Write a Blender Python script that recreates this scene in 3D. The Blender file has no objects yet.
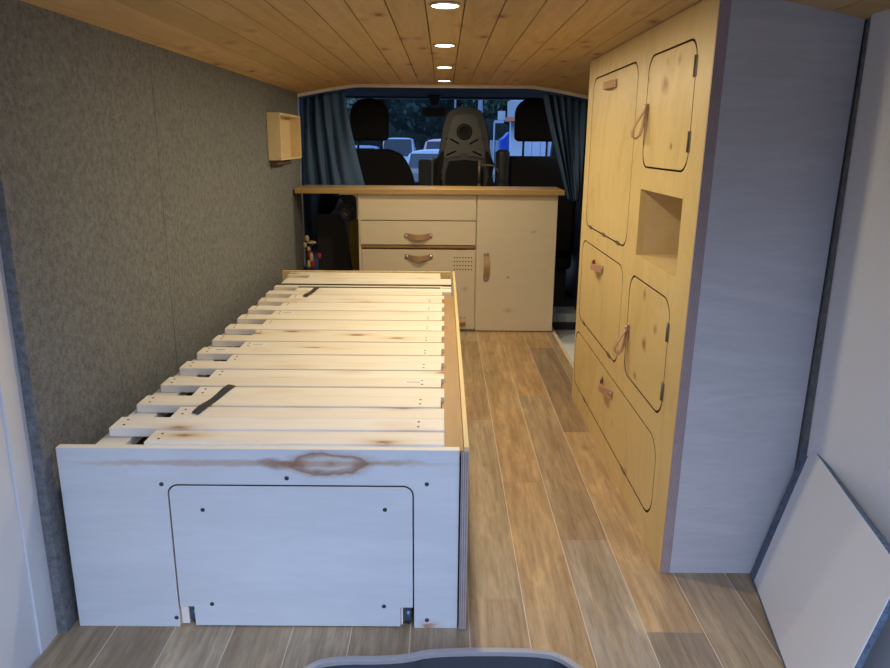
import bpy, bmesh, math, random
from mathutils import Vector, Matrix, geometry, noise
random.seed(7)
PI = math.pi
sc = bpy.context.scene
C = sc.collection

# ---------------------------------------------------------------- camera, world, exposure
cam_d = bpy.data.cameras.new('camera'); cam = bpy.data.objects.new('camera', cam_d); C.objects.link(cam)
cam_d.sensor_width = 36; cam_d.lens = 726/890*36; cam_d.clip_start = 0.02; cam_d.clip_end = 300
cam.matrix_world = (Matrix.Translation((0, 0, 1.0)) @ Matrix.Rotation(-math.atan(2.7/726), 4, 'Z')
                    @ Matrix.Rotation(math.radians(90-14.8), 4, 'X') @ Matrix.Rotation(math.radians(0.5), 4, 'Z'))
sc.camera = cam
world = bpy.data.worlds.new('dusk_sky'); sc.world = world; world.use_nodes = True
wn = world.node_tree; bg = wn.nodes['Background']
tcw = wn.nodes.new('ShaderNodeTexCoord'); sepw = wn.nodes.new('ShaderNodeSeparateXYZ'); rw = wn.nodes.new('ShaderNodeValToRGB')
wn.links.new(tcw.outputs['Generated'], sepw.inputs[0]); wn.links.new(sepw.outputs[2], rw.inputs[0]); wn.links.new(rw.outputs[0], bg.inputs[0])
rw.color_ramp.elements[0].color = (0.012, 0.018, 0.028, 1); rw.color_ramp.elements[0].position = 0.14      # added dark horizon band for unseen trees, to dim low light
rw.color_ramp.elements[1].color = (0.52, 0.66, 1.0, 1); rw.color_ramp.elements[1].position = 0.46
SKY = 4.6
LAMP = 5.2
bg.inputs[1].default_value = SKY
sc.view_settings.view_transform = 'Standard'; sc.view_settings.look = 'None'
sc.view_settings.exposure = 0.0; sc.view_settings.gamma = 1.0; sc.view_settings.use_curve_mapping = False

# ---------------------------------------------------------------- materials
class NT:
    def __init__(s, name):
        s.m = bpy.data.materials.new(name); s.m.use_nodes = True
        s.t = s.m.node_tree; s.b = s.t.nodes['Principled BSDF']; s.pos = None
    def n(s, k, **kw):
        x = s.t.nodes.new('ShaderNode'+k)
        for a, v in kw.items(): setattr(x, a, v)
        return x
    def l(s, a, b): s.t.links.new(a, b)
    def P(s):
        if s.pos is None: s.pos = s.n('NewGeometry').outputs['Position']
        return s.pos
    def vm(s, op, a, b=None):
        x = s.n('VectorMath', operation=op)
        for i, v in enumerate((a, b)):
            if v is None: continue
            if isinstance(v, (tuple, list)): x.inputs[i].default_value = v
            else: s.l(v, x.inputs[i])
        return x.outputs['Value'] if op in ('LENGTH', 'DOT_PRODUCT') else x.outputs[0]
    def ma(s, op, a, b=None, c=None, clamp=False):
        x = s.n('Math', operation=op); x.use_clamp = clamp
        for i, v in enumerate((a, b, c)):
            if v is None: continue
            if isinstance(v, (int, float)): x.inputs[i].default_value = v
            else: s.l(v, x.inputs[i])
        return x.outputs[0]
    def mix(s, f, a, b, mode='MIX'):
        x = s.n('Mix', data_type='RGBA', blend_type=mode)
        for i, v in ((0, f), (6, a), (7, b)):
            if isinstance(v, (int, float)): x.inputs[i].default_value = v
            elif isinstance(v, (tuple, list)): x.inputs[i].default_value = tuple(v)+(1,) if len(v) == 3 else v
            else: s.l(v, x.inputs[i])
        return x.outputs[2]
    def ramp(s, f, pts):
        x = s.n('ValToRGB'); s.l(f, x.inputs[0]); e = x.color_ramp.elements
        while len(e) < len(pts): e.new(0.5)
        for k, (p, c) in enumerate(pts):
            e[k].position = p
            e[k].color = (c, c, c, 1) if isinstance(c, (int, float)) else tuple(c)+(1,)
        return x.outputs[0]
    def noise(s, vec, sc, det=4, rough=.55, dist=0):
        x = s.n('TexNoise'); x.inputs['Scale'].default_value = sc; x.inputs['Detail'].default_value = det
        x.inputs['Roughness'].default_value = rough; x.inputs['Distortion'].default_value = dist
        s.l(vec, x.inputs['Vector']); return x.outputs[0]
    def bump(s, h, st, d=.01):
        x = s.n('Bump'); x.inputs['Strength'].default_value = st; x.inputs['Distance'].default_value = d
        s.l(h, x.inputs['Height']); s.l(x.outputs[0], s.b.inputs['Normal'])
    def fin(s, col, rough=.5, metal=0, spec=.5):
        if isinstance(col, (tuple, list)): s.b.inputs['Base Color'].default_value = tuple(col)+(1,)
        else: s.l(col, s.b.inputs['Base Color'])
        if isinstance(rough, (int, float)): s.b.inputs['Roughness'].default_value = rough
        else: s.l(rough, s.b.inputs['Roughness'])
        s.b.inputs['Metallic'].default_value = metal
        s.b.inputs['Specular IOR Level'].default_value = spec
        return s.m

def plain(name, col, rough=.5, metal=0, spec=.5, var=.12, nsc=30, bump=0):
    t = NT(name); f = t.noise(t.P(), nsc, 3)
    lo = tuple(c*(1-var) for c in col); hi = tuple(min(1, c*(1+var)) for c in col)
    c = t.mix(f, lo, hi)
    if bump: t.bump(f, bump)
    return t.fin(c, rough, metal, spec)

def wood(name, c1, c2, grain='Y', rough=.5, spec=.4, fine=1.0, knots=(), tone=None, rand=False, ring=.35, stretch=14., cross=None, figure=1.0, dist=1.2, knot_col=(.16, .07, .025)):
    """grain = world axis the fibres run along"""
    t = NT(name)
    p = t.P()
    if rand or tone:
        if rand: r = t.n('ObjectInfo').outputs['Random']
        else:
            at = t.n('Attribute', attribute_name=tone); r = at.outputs['Alpha']
        cb = t.n('CombineXYZ'); v = t.ma('MULTIPLY', r, 37.0)
        for k in range(3): t.l(v, cb.inputs[k])
        p = t.vm('ADD', p, cb.outputs[0])
    s = {'X': (1/stretch, 1, 1), 'Y': (1, 1/stretch, 1), 'Z': (1, 1, 1/stretch)}[grain]
    q = t.vm('MULTIPLY', p, s)
    f1 = t.noise(q, 9*fine, 4, .6, dist)
    w = t.ma('SINE', t.ma('MULTIPLY', f1, 34.0*figure))
    w = t.ma('MULTIPLY_ADD', w, .5, .5)
    f2 = t.noise(q, 120*fine, 4, .7)
    f3 = t.noise(p, 3.5, 2)
    f = t.ma('MULTIPLY', w, ring)
    f = t.ma('MULTIPLY_ADD', f2, .55, f)
    f = t.ma('MULTIPLY_ADD', f3, .35, f, True)
    col = t.mix(f, c1, c2)
    if tone: col = t.mix(1.0, col, at.outputs['Color'], 'MULTIPLY')
    if rand:
        col = t.mix(1.0, col, t.ramp(r, [(0, (1, .98, .94)), (.5, (.93, .9, .84)), (1, (1, 1, 1))]), 'MULTIPLY')
    for (kx, ky, kz, rx, ry, rz, st) in knots:
        nz = t.n('TexNoise'); nz.inputs['Scale'].default_value = 28; t.l(t.P(), nz.inputs['Vector'])
        off = t.vm('MULTIPLY', t.vm('SUBTRACT', nz.outputs['Color'], (.5, .5, .5)), (rx*1.1, ry*1.1, rz*1.1))
        d = t.vm('SUBTRACT', t.vm('ADD', t.P(), off), (kx, ky, kz))
        ln = t.vm('LENGTH', t.vm('MULTIPLY', d, (1/rx, 1/ry, 1/rz)))
        m = t.ramp(t.ma('MULTIPLY', ln, .5), [(0.0, min(1, st*1.5)), (.14, st), (.30, st*.55), (.5, 0)])
        col = t.mix(m, col, knot_col)
    if cross: col = cross(t, col)
    t.bump(f2, .08, .002)
    return t.fin(col, rough, 0, spec)

def big_knot(t, col):
    nz = t.n('TexNoise'); nz.inputs['Scale'].default_value = 22; nz.inputs['Detail'].default_value = 4
    t.l(t.vm('MULTIPLY', t.P(), (1, 1, 2.2)), nz.inputs['Vector'])
    off = t.vm('MULTIPLY', t.vm('SUBTRACT', nz.outputs['Color'], (.5, .5, .5)), (.06, 0, .022))
    P = t.vm('ADD', t.P(), off)
    d = t.vm('MULTIPLY', t.vm('SUBTRACT', P, (-.221, 1.33, .377)), (1/.085, 0, 1/.026))
    ln = t.ma('MULTIPLY', t.vm('LENGTH', d), .5)
    m = t.ramp(ln, [(0, .8), (.04, .35), (.12, .12), (.26, .1), (.36, .6), (.42, .85), (.48, .3), (.62, 0)])
    tan = t.ramp(ln, [(0, .5), (.35, .4), (.45, .2), (.6, 0)])
    # brown streak through the heart, running along the board
    st = t.vm('MULTIPLY', t.vm('SUBTRACT', P, (-.36, 1.33, .377)), (1/.42, 0, 1/.009))
    ms = t.ramp(t.ma('MULTIPLY', t.vm('LENGTH', st), .5), [(0, .6), (.3, .5), (.5, 0)])
    st2 = t.vm('MULTIPLY', t.vm('SUBTRACT', P, (-.315, 1.33, .376)), (1/.065, 0, 1/.015))
    ms2 = t.ramp(t.ma('MULTIPLY', t.vm('LENGTH', st2), .5), [(0, .8), (.25, .6), (.5, 0)])
    st3 = t.vm('MULTIPLY', t.vm('SUBTRACT', P, (-.10, 1.33, .381)), (1/.07, 0, 1/.009))
    ms3 = t.ramp(t.ma('MULTIPLY', t.vm('LENGTH', st3), .5), [(0, .55), (.25, .35), (.5, 0)])
    kb = t.vm('MULTIPLY', t.vm('SUBTRACT', P, (-.022, 1.33, .004)), (1/.03, 0, 1/.022))
    mk = t.ramp(t.ma('MULTIPLY', t.vm('LENGTH', kb), .5), [(0, .9), (.1, .7), (.18, .2), (.5, 0)])
    col = t.mix(tan, col, (.62, .50, .36))
    for m_ in (ms, ms3): col = t.mix(m_, col, (.42, .25, .14))
    for m_ in (ms2, m): col = t.mix(m_, col, (.26, .12, .06))
    return t.mix(mk, col, (.40, .17, .07))

def ply_edge(name, axis, a, b, pitch=.003):
    t = NT(name); s = t.n('SeparateXYZ'); t.l(t.P(), s.inputs[0])
    f = t.ma('SINE', t.ma('MULTIPLY', s.outputs['XYZ'.index(axis)], 2*PI/pitch)); f = t.ma('MULTIPLY_ADD', f, .5, .5)
    n = t.noise(t.P(), 40, 3); f = t.ma('MULTIPLY_ADD', n, .4, t.ma('MULTIPLY', f, .7), True)
    return t.fin(t.mix(f, a, b), .7)

def slat_knots(t, col):
    r = t.n('ObjectInfo').outputs['Random']; cb = t.n('CombineXYZ'); t.l(t.ma('MULTIPLY', r, 17.0), cb.inputs[0]); t.l(t.ma('MULTIPLY', r, 5.0), cb.inputs[1])
    v = t.n('TexVoronoi'); v.inputs['Scale'].default_value = 1.0
    nz = t.n('TexNoise'); nz.inputs['Scale'].default_value = 45; t.l(t.P(), nz.inputs['Vector'])
    p = t.vm('ADD', t.vm('MULTIPLY', t.vm('ADD', t.P(), cb.outputs[0]), (5.0, 13.0, 0)), t.vm('MULTIPLY', nz.outputs['Color'], (.10, .10, 0)))
    t.l(p, v.inputs['Vector'])
    sp = t.n('SeparateColor'); t.l(v.outputs['Color'], sp.inputs[0]); g = t.ma('GREATER_THAN', sp.outputs[0], .45)
    halo = t.ramp(v.outputs['Distance'], [(0, .9), (.12, .7), (.25, .3), (.45, 0)]); core = t.ramp(v.outputs['Distance'], [(0, 1), (.09, .9), (.13, .25), (.18, 0)])
    col = t.mix(t.ma('MULTIPLY', halo, g), col, (.60, .44, .26)); return t.mix(t.ma('MULTIPLY', core, g), col, (.26, .12, .06))
M = {}
birch_knots = [(.53, 1.835, 1.135, .05, .035, .028, .75), (.53, 1.735, 1.185, .05, .022, .018, .55), (.53, 1.75, .995, .05, .014, .012, 1.0),
               (.53, 1.87, .617, .05, .020, .022, .7), (.53, 1.75, .552, .05, .022, .018, .7), (.53, 1.835, .495, .05, .026, .026, .75),
               (.53, 1.985, 1.16, .05, .012, .010, .5), (.53, 1.90, .385, .05, .02, .014, .7), (.53, 1.92, .085, .05, .02, .02, .6), (.53, 2.11, .16, .05, .012, .02, .45), (.53, 1.83, 1.19, .05, .02, .012, .35)]
M['varnished'] = wood('varnished_birch_ply', (.75, .585, .285), (.57, .42, .175), 'Z', .42, .4, .55, birch_knots, ring=.42, stretch=1.9, figure=.32, dist=2.2, knot_col=(.30, .13, .035))
M['birch_end'] = wood('bare_birch_ply', (.74, .72, .70), (.55, .53, .52), 'Y', .6, .3, .5, ring=.3, stretch=3, figure=.45)
def _endmat():
    return wood('bare_birch_end_panel', (.60, .59, .60), (.42, .41, .42), 'X', .6, .3, .8, ring=.3, stretch=6, figure=.5)
M['end'] = _endmat()
M['front'] = wood('bare_birch_bed_front', (.68, .70, .71), (.52, .54, .55), 'X', .55, .3, .6, ring=.22, stretch=6, cross=big_knot, figure=.4)
M['kitchen'] = wood('pale_birch_kitchen', (.80, .71, .55), (.70, .60, .44), 'X', .5, .35, .7, ring=.15, stretch=5, figure=.5,
                    knots=[(.60-.25, 3.85, .30, .012, .05, .01, .5), (.48, 3.85, .545, .02, .05, .012, .3), (.36, 3.85, .12, .035, .05, .02, .25), (.12, 3.85, .235, .02, .05, .02, .25)])
M['slat'] = wood('pine_slat', (.88, .85, .79), (.75, .69, .60), 'X', .55, .3, 1.0, rand=True, ring=.22, stretch=16, cross=slat_knots)
M['sideboard'] = wood('pine_side_board', (.80, .64, .34), (.62, .44, .20), 'Y', .55, .3, 1, ring=.3)
M['rail'] = wood('oiled_rail', (.42, .25, .095), (.31, .175, .06), 'Y', .5, .35, 1, ring=.3)
M['worktop'] = wood('oiled_worktop', (.56, .38, .16), (.40, .25, .085), 'X', .25, .5, 1.2, ring=.35, stretch=10)
M['ply_dark'] = ply_edge('ply_edge_stripes', 'X', (.46, .36, .34), (.20, .15, .155), .0034)
M['ply_side'] = ply_edge('ply_edge_bed', 'X', (.45, .40, .37), (.17, .12, .11), .0045)
M['groove'] = plain('dark_brown_and_gap_shade', (.09, .05, .032), .8)  # edges darkened to paint in gap shade; also brown screws and batten
M['box'] = wood('wall_box_birch', (.72, .58, .34), (.60, .46, .24), 'Y', .45, .4, 1, ring=.2, stretch=8)
M['black'] = plain('black_webbing', (.035, .037, .04), .8)
M['screw'] = plain('dark_screw', (.05, .05, .055), .5, .3)
M['metal'] = plain('brushed_metal', (.55, .55, .54), .32, .9)
M['aged'] = plain('aged_brass_hinge', (.22, .19, .14), .45, .7)
M['leather'] = plain('tan_leather', (.44, .27, .15), .6, nsc=80)
M['pinkleather'] = plain('light_tan_leather', (.46, .25, .17), .6, nsc=80)
M['void'] = plain('black_and_painted_shade', (.02, .02, .022), .9)  # near-black: painted shade in holes, and own colour of bag and board
M['cab_cloth'] = plain('seat_cloth', (.018, .017, .017), .95, nsc=400, bump=.2, spec=.1)
M['cab_plastic'] = plain('seat_shell_plastic', (.027, .029, .029), .48, spec=.4)
M['cab_plastic_light'] = plain('seat_panel_plastic', (.042, .043, .042), .45)
M['cab_dark'] = plain('cab_dark_plastic', (.02, .022, .026), .5)
M['headliner'] = plain('cab_headliner', (.05, .055, .065), .95)
M['seal'] = plain('beige_trim', (.72, .70, .66), .6)
M['vanwhite'] = plain('white_van_paint', (.62, .63, .65), .3, var=.02)
M['grey_step'] = plain('grey_step_plastic', (.60, .66, .72), .5)
M['hinge_blue'] = plain('hinge_steel_blue', (.10, .14, .20), .35, .7)
M['yellow'] = plain('dark_yellow_fabric', (.30, .22, .02), .8)
M['blueglint'] = plain('painted_blue_glint', (.03, .16, .55), .3)  # colour for a painted blue glint; no object uses it
M['red'] = plain('red_cloth', (.45, .04, .03), .7)
M['cream'] = plain('cream_dried_petals', (.62, .50, .30), .8)
M['sticker'] = plain('white_paper_sticker', (.78, .78, .76), .6)
M['ink'] = plain('grey_print', (.25, .25, .26), .7)
M['rubber_grey'] = plain('grey_rubber_rim', (.30, .285, .285), .55)
M['black_gloss'] = plain('black_gloss_plastic', (.012, .016, .022), .3, spec=.35)
def felt(name, a, b):
    t = NT(name); f = t.ramp(t.noise(t.P(), 75, 4, .7), [(.27, 0), (.73, 1)]); g = t.noise(t.P(), 300, 2)
    k = t.ma('MULTIPLY_ADD', g, .5, t.ma('MULTIPLY', f, .75)); k = t.ma('SUBTRACT', k, .12, None, True)
    t.bump(f, .6, .004)
    return t.fin(t.mix(k, a, b), .98, 0, .1)
M['felt'] = felt('grey_felt', (.080, .085, .088), (.24, .25, .255))
M['bluefelt'] = felt('blue_grey_felt', (.05, .07, .10), (.17, .22, .30))
def curtain_mat():
    t = NT('slate_blue_curtain'); w = t.noise(t.vm('MULTIPLY', t.P(), (1, 1, .2)), 220, 3)
    t.bump(w, .2, .002)
    return t.fin(t.mix(w, (.032, .068, .14), (.068, .12, .22)), .9, 0, .15)
M['curtain'] = curtain_mat()
def ceil_mat():
    kn = []
    return wood('pine_ceiling_board', (.56, .40, .20), (.42, .28, .125), 'Y', .6, .25, .9, tone='tone', ring=.35, stretch=12, cross=ceil_knots)
def ceil_knots(t, col):
    v = t.n('TexVoronoi'); v.inputs['Scale'].default_value = 6.5; v.inputs['Randomness'].default_value = 1
    t.l(t.vm('MULTIPLY', t.P(), (1.5, .75, 0)), v.inputs['Vector'])
    m = t.ramp(v.outputs['Distance'], [(0, 1), (.07, .9), (.11, .35), (.26, 0)])
    return t.mix(m, col, (.16, .07, .025))
M['ceil'] = ceil_mat()
M['ceil_gap'] = plain('ceiling_groove', (.26, .16, .07), .8)
def plank_mat():
    def pores(t, col):
        q = t.vm('MULTIPLY', t.P(), (1, .07, 1))
        f = t.noise(q, 70, 5, .75, .15)
        m = t.ramp(f, [(.42, 0), (.56, .5), (.7, .85)])
        col = t.mix(m, col, t.mix(1.0, col, (.60, .52, .44), 'MULTIPLY'))
        g = t.noise(t.vm('MULTIPLY', t.P(), (1, .3, 1)), 16, 4, .65, .8)
        m2 = t.ramp(g, [(.48, 0), (.7, .9)])
        col = t.mix(m2, col, t.mix(1.0, col, (1.35, 1.3, 1.2), 'MULTIPLY'))
        v = t.n('TexVoronoi'); v.inputs['Scale'].default_value = 3.4; t.l(t.vm('MULTIPLY', t.P(), (1.6, .8, 0)), v.inputs['Vector'])
        mk = t.ramp(v.outputs['Distance'], [(0, .7), (.03, .5), (.06, .15), (.12, 0)])
        return t.mix(mk, col, (.13, .075, .04))
    return wood('vinyl_oak_plank', (.48, .385, .26), (.31, .235, .15), 'Y', .42, .4, .7, tone='tone', ring=.45, stretch=14, cross=pores, figure=.9, dist=.3)
M['plank'] = plank_mat()
M['grout'] = plain('plank_joint_pale', (.62, .53, .42), .7)
def emis(name, col, s):
    t = NT(name); t.b.inputs['Emission Color'].default_value = tuple(col)+(1,); t.b.inputs['Emission Strength'].default_value = s
    return t.fin((.8, .8, .8), .4)
M['led'] = emis('led_diffuser', (1, .86, .62), 14)
def glassm(name, tint, gl=.06):
    m = bpy.data.materials.new(name); m.use_nodes = True; t = m.node_tree; t.nodes.clear()
    o = t.nodes.new('ShaderNodeOutputMaterial'); mx = t.nodes.new('ShaderNodeMixShader'); a = t.nodes.new('ShaderNodeBsdfTransparent'); g = t.nodes.new('ShaderNodeBsdfGlossy')
    a.inputs[0].default_value = tuple(tint)+(1,); g.inputs['Roughness'].default_value = .02; mx.inputs[0].default_value = gl
    t.links.new(a.outputs[0], mx.inputs[1]); t.links.new(g.outputs[0], mx.inputs[2]); t.links.new(mx.outputs[0], o.inputs[0]); return m
M['glass'] = glassm('windscreen_glass', (.45, .60, .74))
M['asphalt'] = plain('car_park_asphalt', (.06, .06, .065), .9, nsc=60)
M['leaf'] = plain('dark_green_leaves', (.04, .095, .085), .7, var=.6, nsc=1.2)
M['leaf2'] = plain('lighter_green_leaves', (.075, .15, .095), .7, var=.5, nsc=1.5)
M['hedge'] = plain('deep_green_hedge', (.02, .045, .035), .8, var=.6, nsc=2)
M['bark'] = plain('bark', (.05, .04, .03), .9)
M['tyre'] = plain('tyre', (.02, .02, .02), .8)
M['carglass'] = plain('car_window_glass', (.012, .018, .028), .45, spec=.2)
M['silver'] = plain('silver_car_paint', (.20, .25, .32), .5, .1, var=.03)
M['pink'] = plain('pale_red_car_paint', (.34, .20, .27), .6, var=.03)
M['bluecar'] = plain('blue_car_paint', (.10, .16, .30), .3, var=.03)
M['bldg'] = plain('white_cladding', (.42, .48, .58), .6, var=.05)
M['signgrey'] = plain('grey_sign_panel', (.33, .36, .40), .6, var=.08)
M['orange'] = plain('orange_sign_strip', (.55, .17, .09), .6)
M['bin'] = plain('blue_bin_plastic', (.01, .06, .42), .4)
M['fence'] = plain('grey_fence', (.20, .24, .28), .7)
M['pole'] = plain('pale_pole', (.22, .27, .33), .5)
M['mat'] = plain('pale_blue_step_mat', (.75, .82, .9), .7)

# ---------------------------------------------------------------- mesh helpers
ORG = {}
def org(o):
    v = Vector((0, 0, 0))
    while o is not None: v = v + Vector(o.location); o = o.parent
    return v
class MB:
    def __init__(s): s.v = []; s.f = []; s.mi = []; s.sm = []
    def add(s, vs, fs, mi=0, smooth=False):
        b = len(s.v); s.v += [tuple(p) for p in vs]
        for f in fs: s.f.append(tuple(b+i for i in f)); s.mi.append(mi); s.sm.append(smooth)
        return s
    def box(s, x0, x1, y0, y1, z0, z1, mi=0):
        vs = [(x, y, z) for x in (x0, x1) for y in (y0, y1) for z in (z0, z1)]
        return s.add(vs, [(0, 1, 3, 2), (4, 6, 7, 5), (0, 4, 5, 1), (2, 3, 7, 6), (0, 2, 6, 4), (1, 5, 7, 3)], mi)
    def prism(s, outer, holes, mp, t, mi=0, mi_side=None, mi_hole=None):
        """flat plate with holes; mp(a,b,d) -> xyz, thickness t along d"""
        loops = [outer]+list(holes); pts = [p for l in loops for p in l]
        tri = geometry.tessellate_polygon([[Vector((p[0], p[1], 0)) for p in l] for l in loops])
        n = len(pts); vs = [mp(a, b, 0) for a, b in pts]+[mp(a, b, t) for a, b in pts]
        s.add(vs, [tuple(f) for f in tri]+[tuple(n+i for i in reversed(f)) for f in tri], mi)
        base = len(s.v)-2*n; k = 0
        for li, l in enumerate(loops):
            m = len(l); mm = mi if mi_side is None else mi_side
            if li and mi_hole is not None: mm = mi_hole[li-1] if isinstance(mi_hole, list) else mi_hole
            for i in range(m):
                j = (i+1) % m; s.f.append((base+k+i, base+k+j, base+n+k+j, base+n+k+i)); s.mi.append(mm); s.sm.append(False)
            k += m
        return s
    def lathe(s, prof, c, axis='Z', n=20, mi=0, smooth=True, cap=True):
        vs = []; fs = []; m = len(prof)
        for i in range(n):
            a = 2*PI*i/n
            for r, h in prof:
                p = (r*math.cos(a), r*math.sin(a), h)
                if axis == 'X': p = (p[2], p[0], p[1])
                if axis == 'Y': p = (p[0], p[2], p[1])
                vs.append((p[0]+c[0], p[1]+c[1], p[2]+c[2]))
        for i in range(n):
            j = (i+1) % n
            for k in range(m-1): fs.append((i*m+k, j*m+k, j*m+k+1, i*m+k+1))
        if cap: fs.append(tuple(i*m for i in range(n))); fs.append(tuple(i*m+m-1 for i in reversed(range(n))))
        return s.add(vs, fs, mi, smooth)
    def tube(s, pts, r, n=8, mi=0):
        pts = [Vector(p) for p in pts]; vs = []; fs = []
        for i, p in enumerate(pts):
            d = (pts[min(i+1, len(pts)-1)]-pts[max(i-1, 0)]).normalized()
            a = d.cross(Vector((0, 0, 1)));
            if a.length < .05: a = d.cross(Vector((0, 1, 0)))
            a.normalize(); b = d.cross(a); rr = r[i] if isinstance(r, (list, tuple)) else r
            for k in range(n):
                t = 2*PI*k/n; vs.append(p+a*math.cos(t)*rr+b*math.sin(t)*rr)
        for i in range(len(pts)-1):
            for k in range(n): fs.append((i*n+k, i*n+(k+1) % n, (i+1)*n+(k+1) % n, (i+1)*n+k))
        fs.append(tuple(range(n))); fs.append(tuple((len(pts)-1)*n+k for k in reversed(range(n))))
        return s.add(vs, fs, mi, True)
    def ribbon(s, pts, w, th, mi=0):
        """strap: path pts, width vector w, thickness th"""
        pts = [Vector(p) for p in pts]; w = Vector(w); wn_ = w.normalized(); vs = []; fs = []; N = len(pts)
        for i, p in enumerate(pts):
            d = (pts[min(i+1, N-1)]-pts[max(i-1, 0)]).normalized(); nn = d.cross(wn_).normalized()*th/2
            for q in (p-w/2-nn, p+w/2-nn, p+w/2+nn, p-w/2+nn): vs.append(q)
        for i in range(N-1):
            for k in range(4): fs.append((i*4+k, i*4+(k+1) % 4, (i+1)*4+(k+1) % 4, (i+1)*4+k))
        fs.append((0, 1, 2, 3)); fs.append(tuple(4*(N-1)+k for k in (3, 2, 1, 0)))
        return s.add(vs, fs, mi, False)
    def grid(s, fn, nu, nv, mi=0, smooth=True, th=None):
        vs = [fn(i/nu, j/nv) for i in range(nu+1) for j in range(nv+1)]
        fs = [(i*(nv+1)+j, (i+1)*(nv+1)+j, (i+1)*(nv+1)+j+1, i*(nv+1)+j+1) for i in range(nu) for j in range(nv)]
        return s.add(vs, fs, mi, smooth)
    def build(s, name, mats, parent=None, bevel=0, solid=0, subsurf=0):
        me = bpy.data.meshes.new(name); o = bpy.data.objects.new(name, me); C.objects.link(o)
        off = Vector((0, 0, 0))
        if parent is not None: o.parent = parent; off = org(parent)
        me.from_pydata([Vector(p)-off for p in s.v], [], s.f)
        if not isinstance(mats, (list, tuple)): mats = [mats]
        for m in mats: me.materials.append(m)
        for p, k, sm in zip(me.polygons, s.mi, s.sm): p.material_index = k; p.use_smooth = sm
        bm = bmesh.new(); bm.from_mesh(me); bmesh.ops.recalc_face_normals(bm, faces=bm.faces); bm.to_mesh(me); bm.free()
        if solid: md = o.modifiers.new('solid', 'SOLIDIFY'); md.thickness = solid
        if bevel:
            md = o.modifiers.new('bevel', 'BEVEL'); md.width = bevel; md.segments = 2; md.limit_method = 'ANGLE'; md.angle_limit = math.radians(40)
        if subsurf: md = o.modifiers.new('sub', 'SUBSURF'); md.levels = subsurf; md.render_levels = subsurf
        return o
def setorigin(o, loc):
    """move a top-level mesh's origin without moving the mesh"""
    loc = Vector(loc); o.data.transform(Matrix.Translation(Vector(o.location)-loc)); o.location = loc; return o
def empty(name, loc):
    o = bpy.data.objects.new(name, None); o.empty_display_size = .1; o.location = loc; C.objects.link(o); return o
def tag(o, label=None, cat=None, group=None, kind=None):
    if label: o['label'] = label
    if cat: o['category'] = cat
    if group: o['group'] = group
    if kind: o['kind'] = kind
    return o
def struct(o): o['kind'] = 'structure'; return o
def rrect(a0, a1, b0, b1, r, n=6, corners=(1, 1, 1, 1)):
    """corner order: (a0,b0),(a1,b0),(a1,b1),(a0,b1)"""
    out = []
    for k, (ca, cb, st) in enumerate(((a0+r, b0+r, PI), (a1-r, b0+r, 1.5*PI), (a1-r, b1-r, 0), (a0+r, b1-r, .5*PI))):
        if corners[k]:
            for i in range(n+1):
                t = st+PI/2*i/n; out.append((ca+r*math.cos(t), cb+r*math.sin(t)))
        else: out.append(((a0, b0), (a1, b0), (a1, b1), (a0, b1))[k])
    return out
def smooth_loop(pts, it=2):
    for _ in range(it):
        q = []
        for i in range(len(pts)):
            a, b = pts[i], pts[(i+1) % len(pts)]
            q += [(a[0]*.75+b[0]*.25, a[1]*.75+b[1]*.25), (a[0]*.25+b[0]*.75, a[1]*.25+b[1]*.75)]
        pts = q
    return pts
def settone(o, fn):
    """per-face colour attribute 'tone' (rgb tint, alpha = grain offset)"""
    me = o.data; at = me.color_attributes.new('tone', 'FLOAT_COLOR', 'CORNER')
    for p in me.polygons:
        c = fn(p.center)
        for li in p.loop_indices: at.data[li].color = c

# ---------------------------------------------------------------- structure: floor
seams = [.062+.1247*k for k in range(-8, 8)]
fixed = {.062: [1.438, 2.539, 3.639], .1867: [2.024, 3.129], .3114: [1.693, 2.804], .4361: [1.326, 2.425, 3.521], .5608: [1.9, 3.0]}
tones = {(.062, 0): (1.0, .95, .92), (.062, 1): (.90, .90, .90), (.062, 2): (.95, .86, .74), (.1867, 0): (1.15, 1.03, .86), (.1867, 1): (1.08, .96, .80), (.1867, 2): (1.14, .99, .80),
         (.3114, 0): (.92, .95, 1.02), (.3114, 1): (.90, .86, .84), (.3114, 2): (1.12, .93, .70),
         (.4361, 0): (.70, .70, .74), (.4361, 1): (1.12, 1.0, .84), (.4361, 2): (.78, .72, .68), (.4361, 3): (1.1, .95, .75)}
fl = MB(); tl = []
def floor_x1(y): return .80 if y < 2.80 else .60
fl.box(-.80, .62, .55, 4.15, -.03, -.0006, 1); tl.append(None)
fl.box(.62, .80, .55, 2.80, -.03, -.0006, 1)
rnd = random.Random(3)
TN = []
for s0 in seams:
    s1 = s0+.1247; key = min(fixed, key=lambda k: abs(k-s0))
    js = fixed[key] if abs(key-s0) < .01 else [1.05+rnd.random()*1.1+k*1.1 for k in range(3)]
    ys = [.55]+[j for j in js if .95 < j < 4.1]+[4.15]
    for i in range(len(ys)-1):
        a, b = max(s0, -.80)+.0010, min(s1, .80)-.0010
        if b-a < .01: continue
        ya, yb = ys[i]+.0007, ys[i+1]-.0007
        tn = tones.get((round(key, 4), i)) if abs(key-s0) < .01 else None
        if tn is None: g = .82+.3*rnd.random(); w = rnd.random()*.14; tn = (g, g*(1-.4*w), g*(1-w))
        al = rnd.random()
        if a > .50:
            segs = [(a, b, ya, min(yb, 2.80))]+([(a, min(b, .60), 2.80, yb)] if a < .6 and yb > 2.8 else [])
        else: segs = [(a, b, ya, yb)]
        for (p, q, r_, t_) in segs:
            if t_ > r_+.01: fl.box(p, q, r_, t_, -.0006, 0, 0); TN.append(((p+q)/2, (r_+t_)/2, p, q, r_, t_, tn, al))
floor = struct(fl.build('floor', [M['plank'], M['grout']]))
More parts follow.
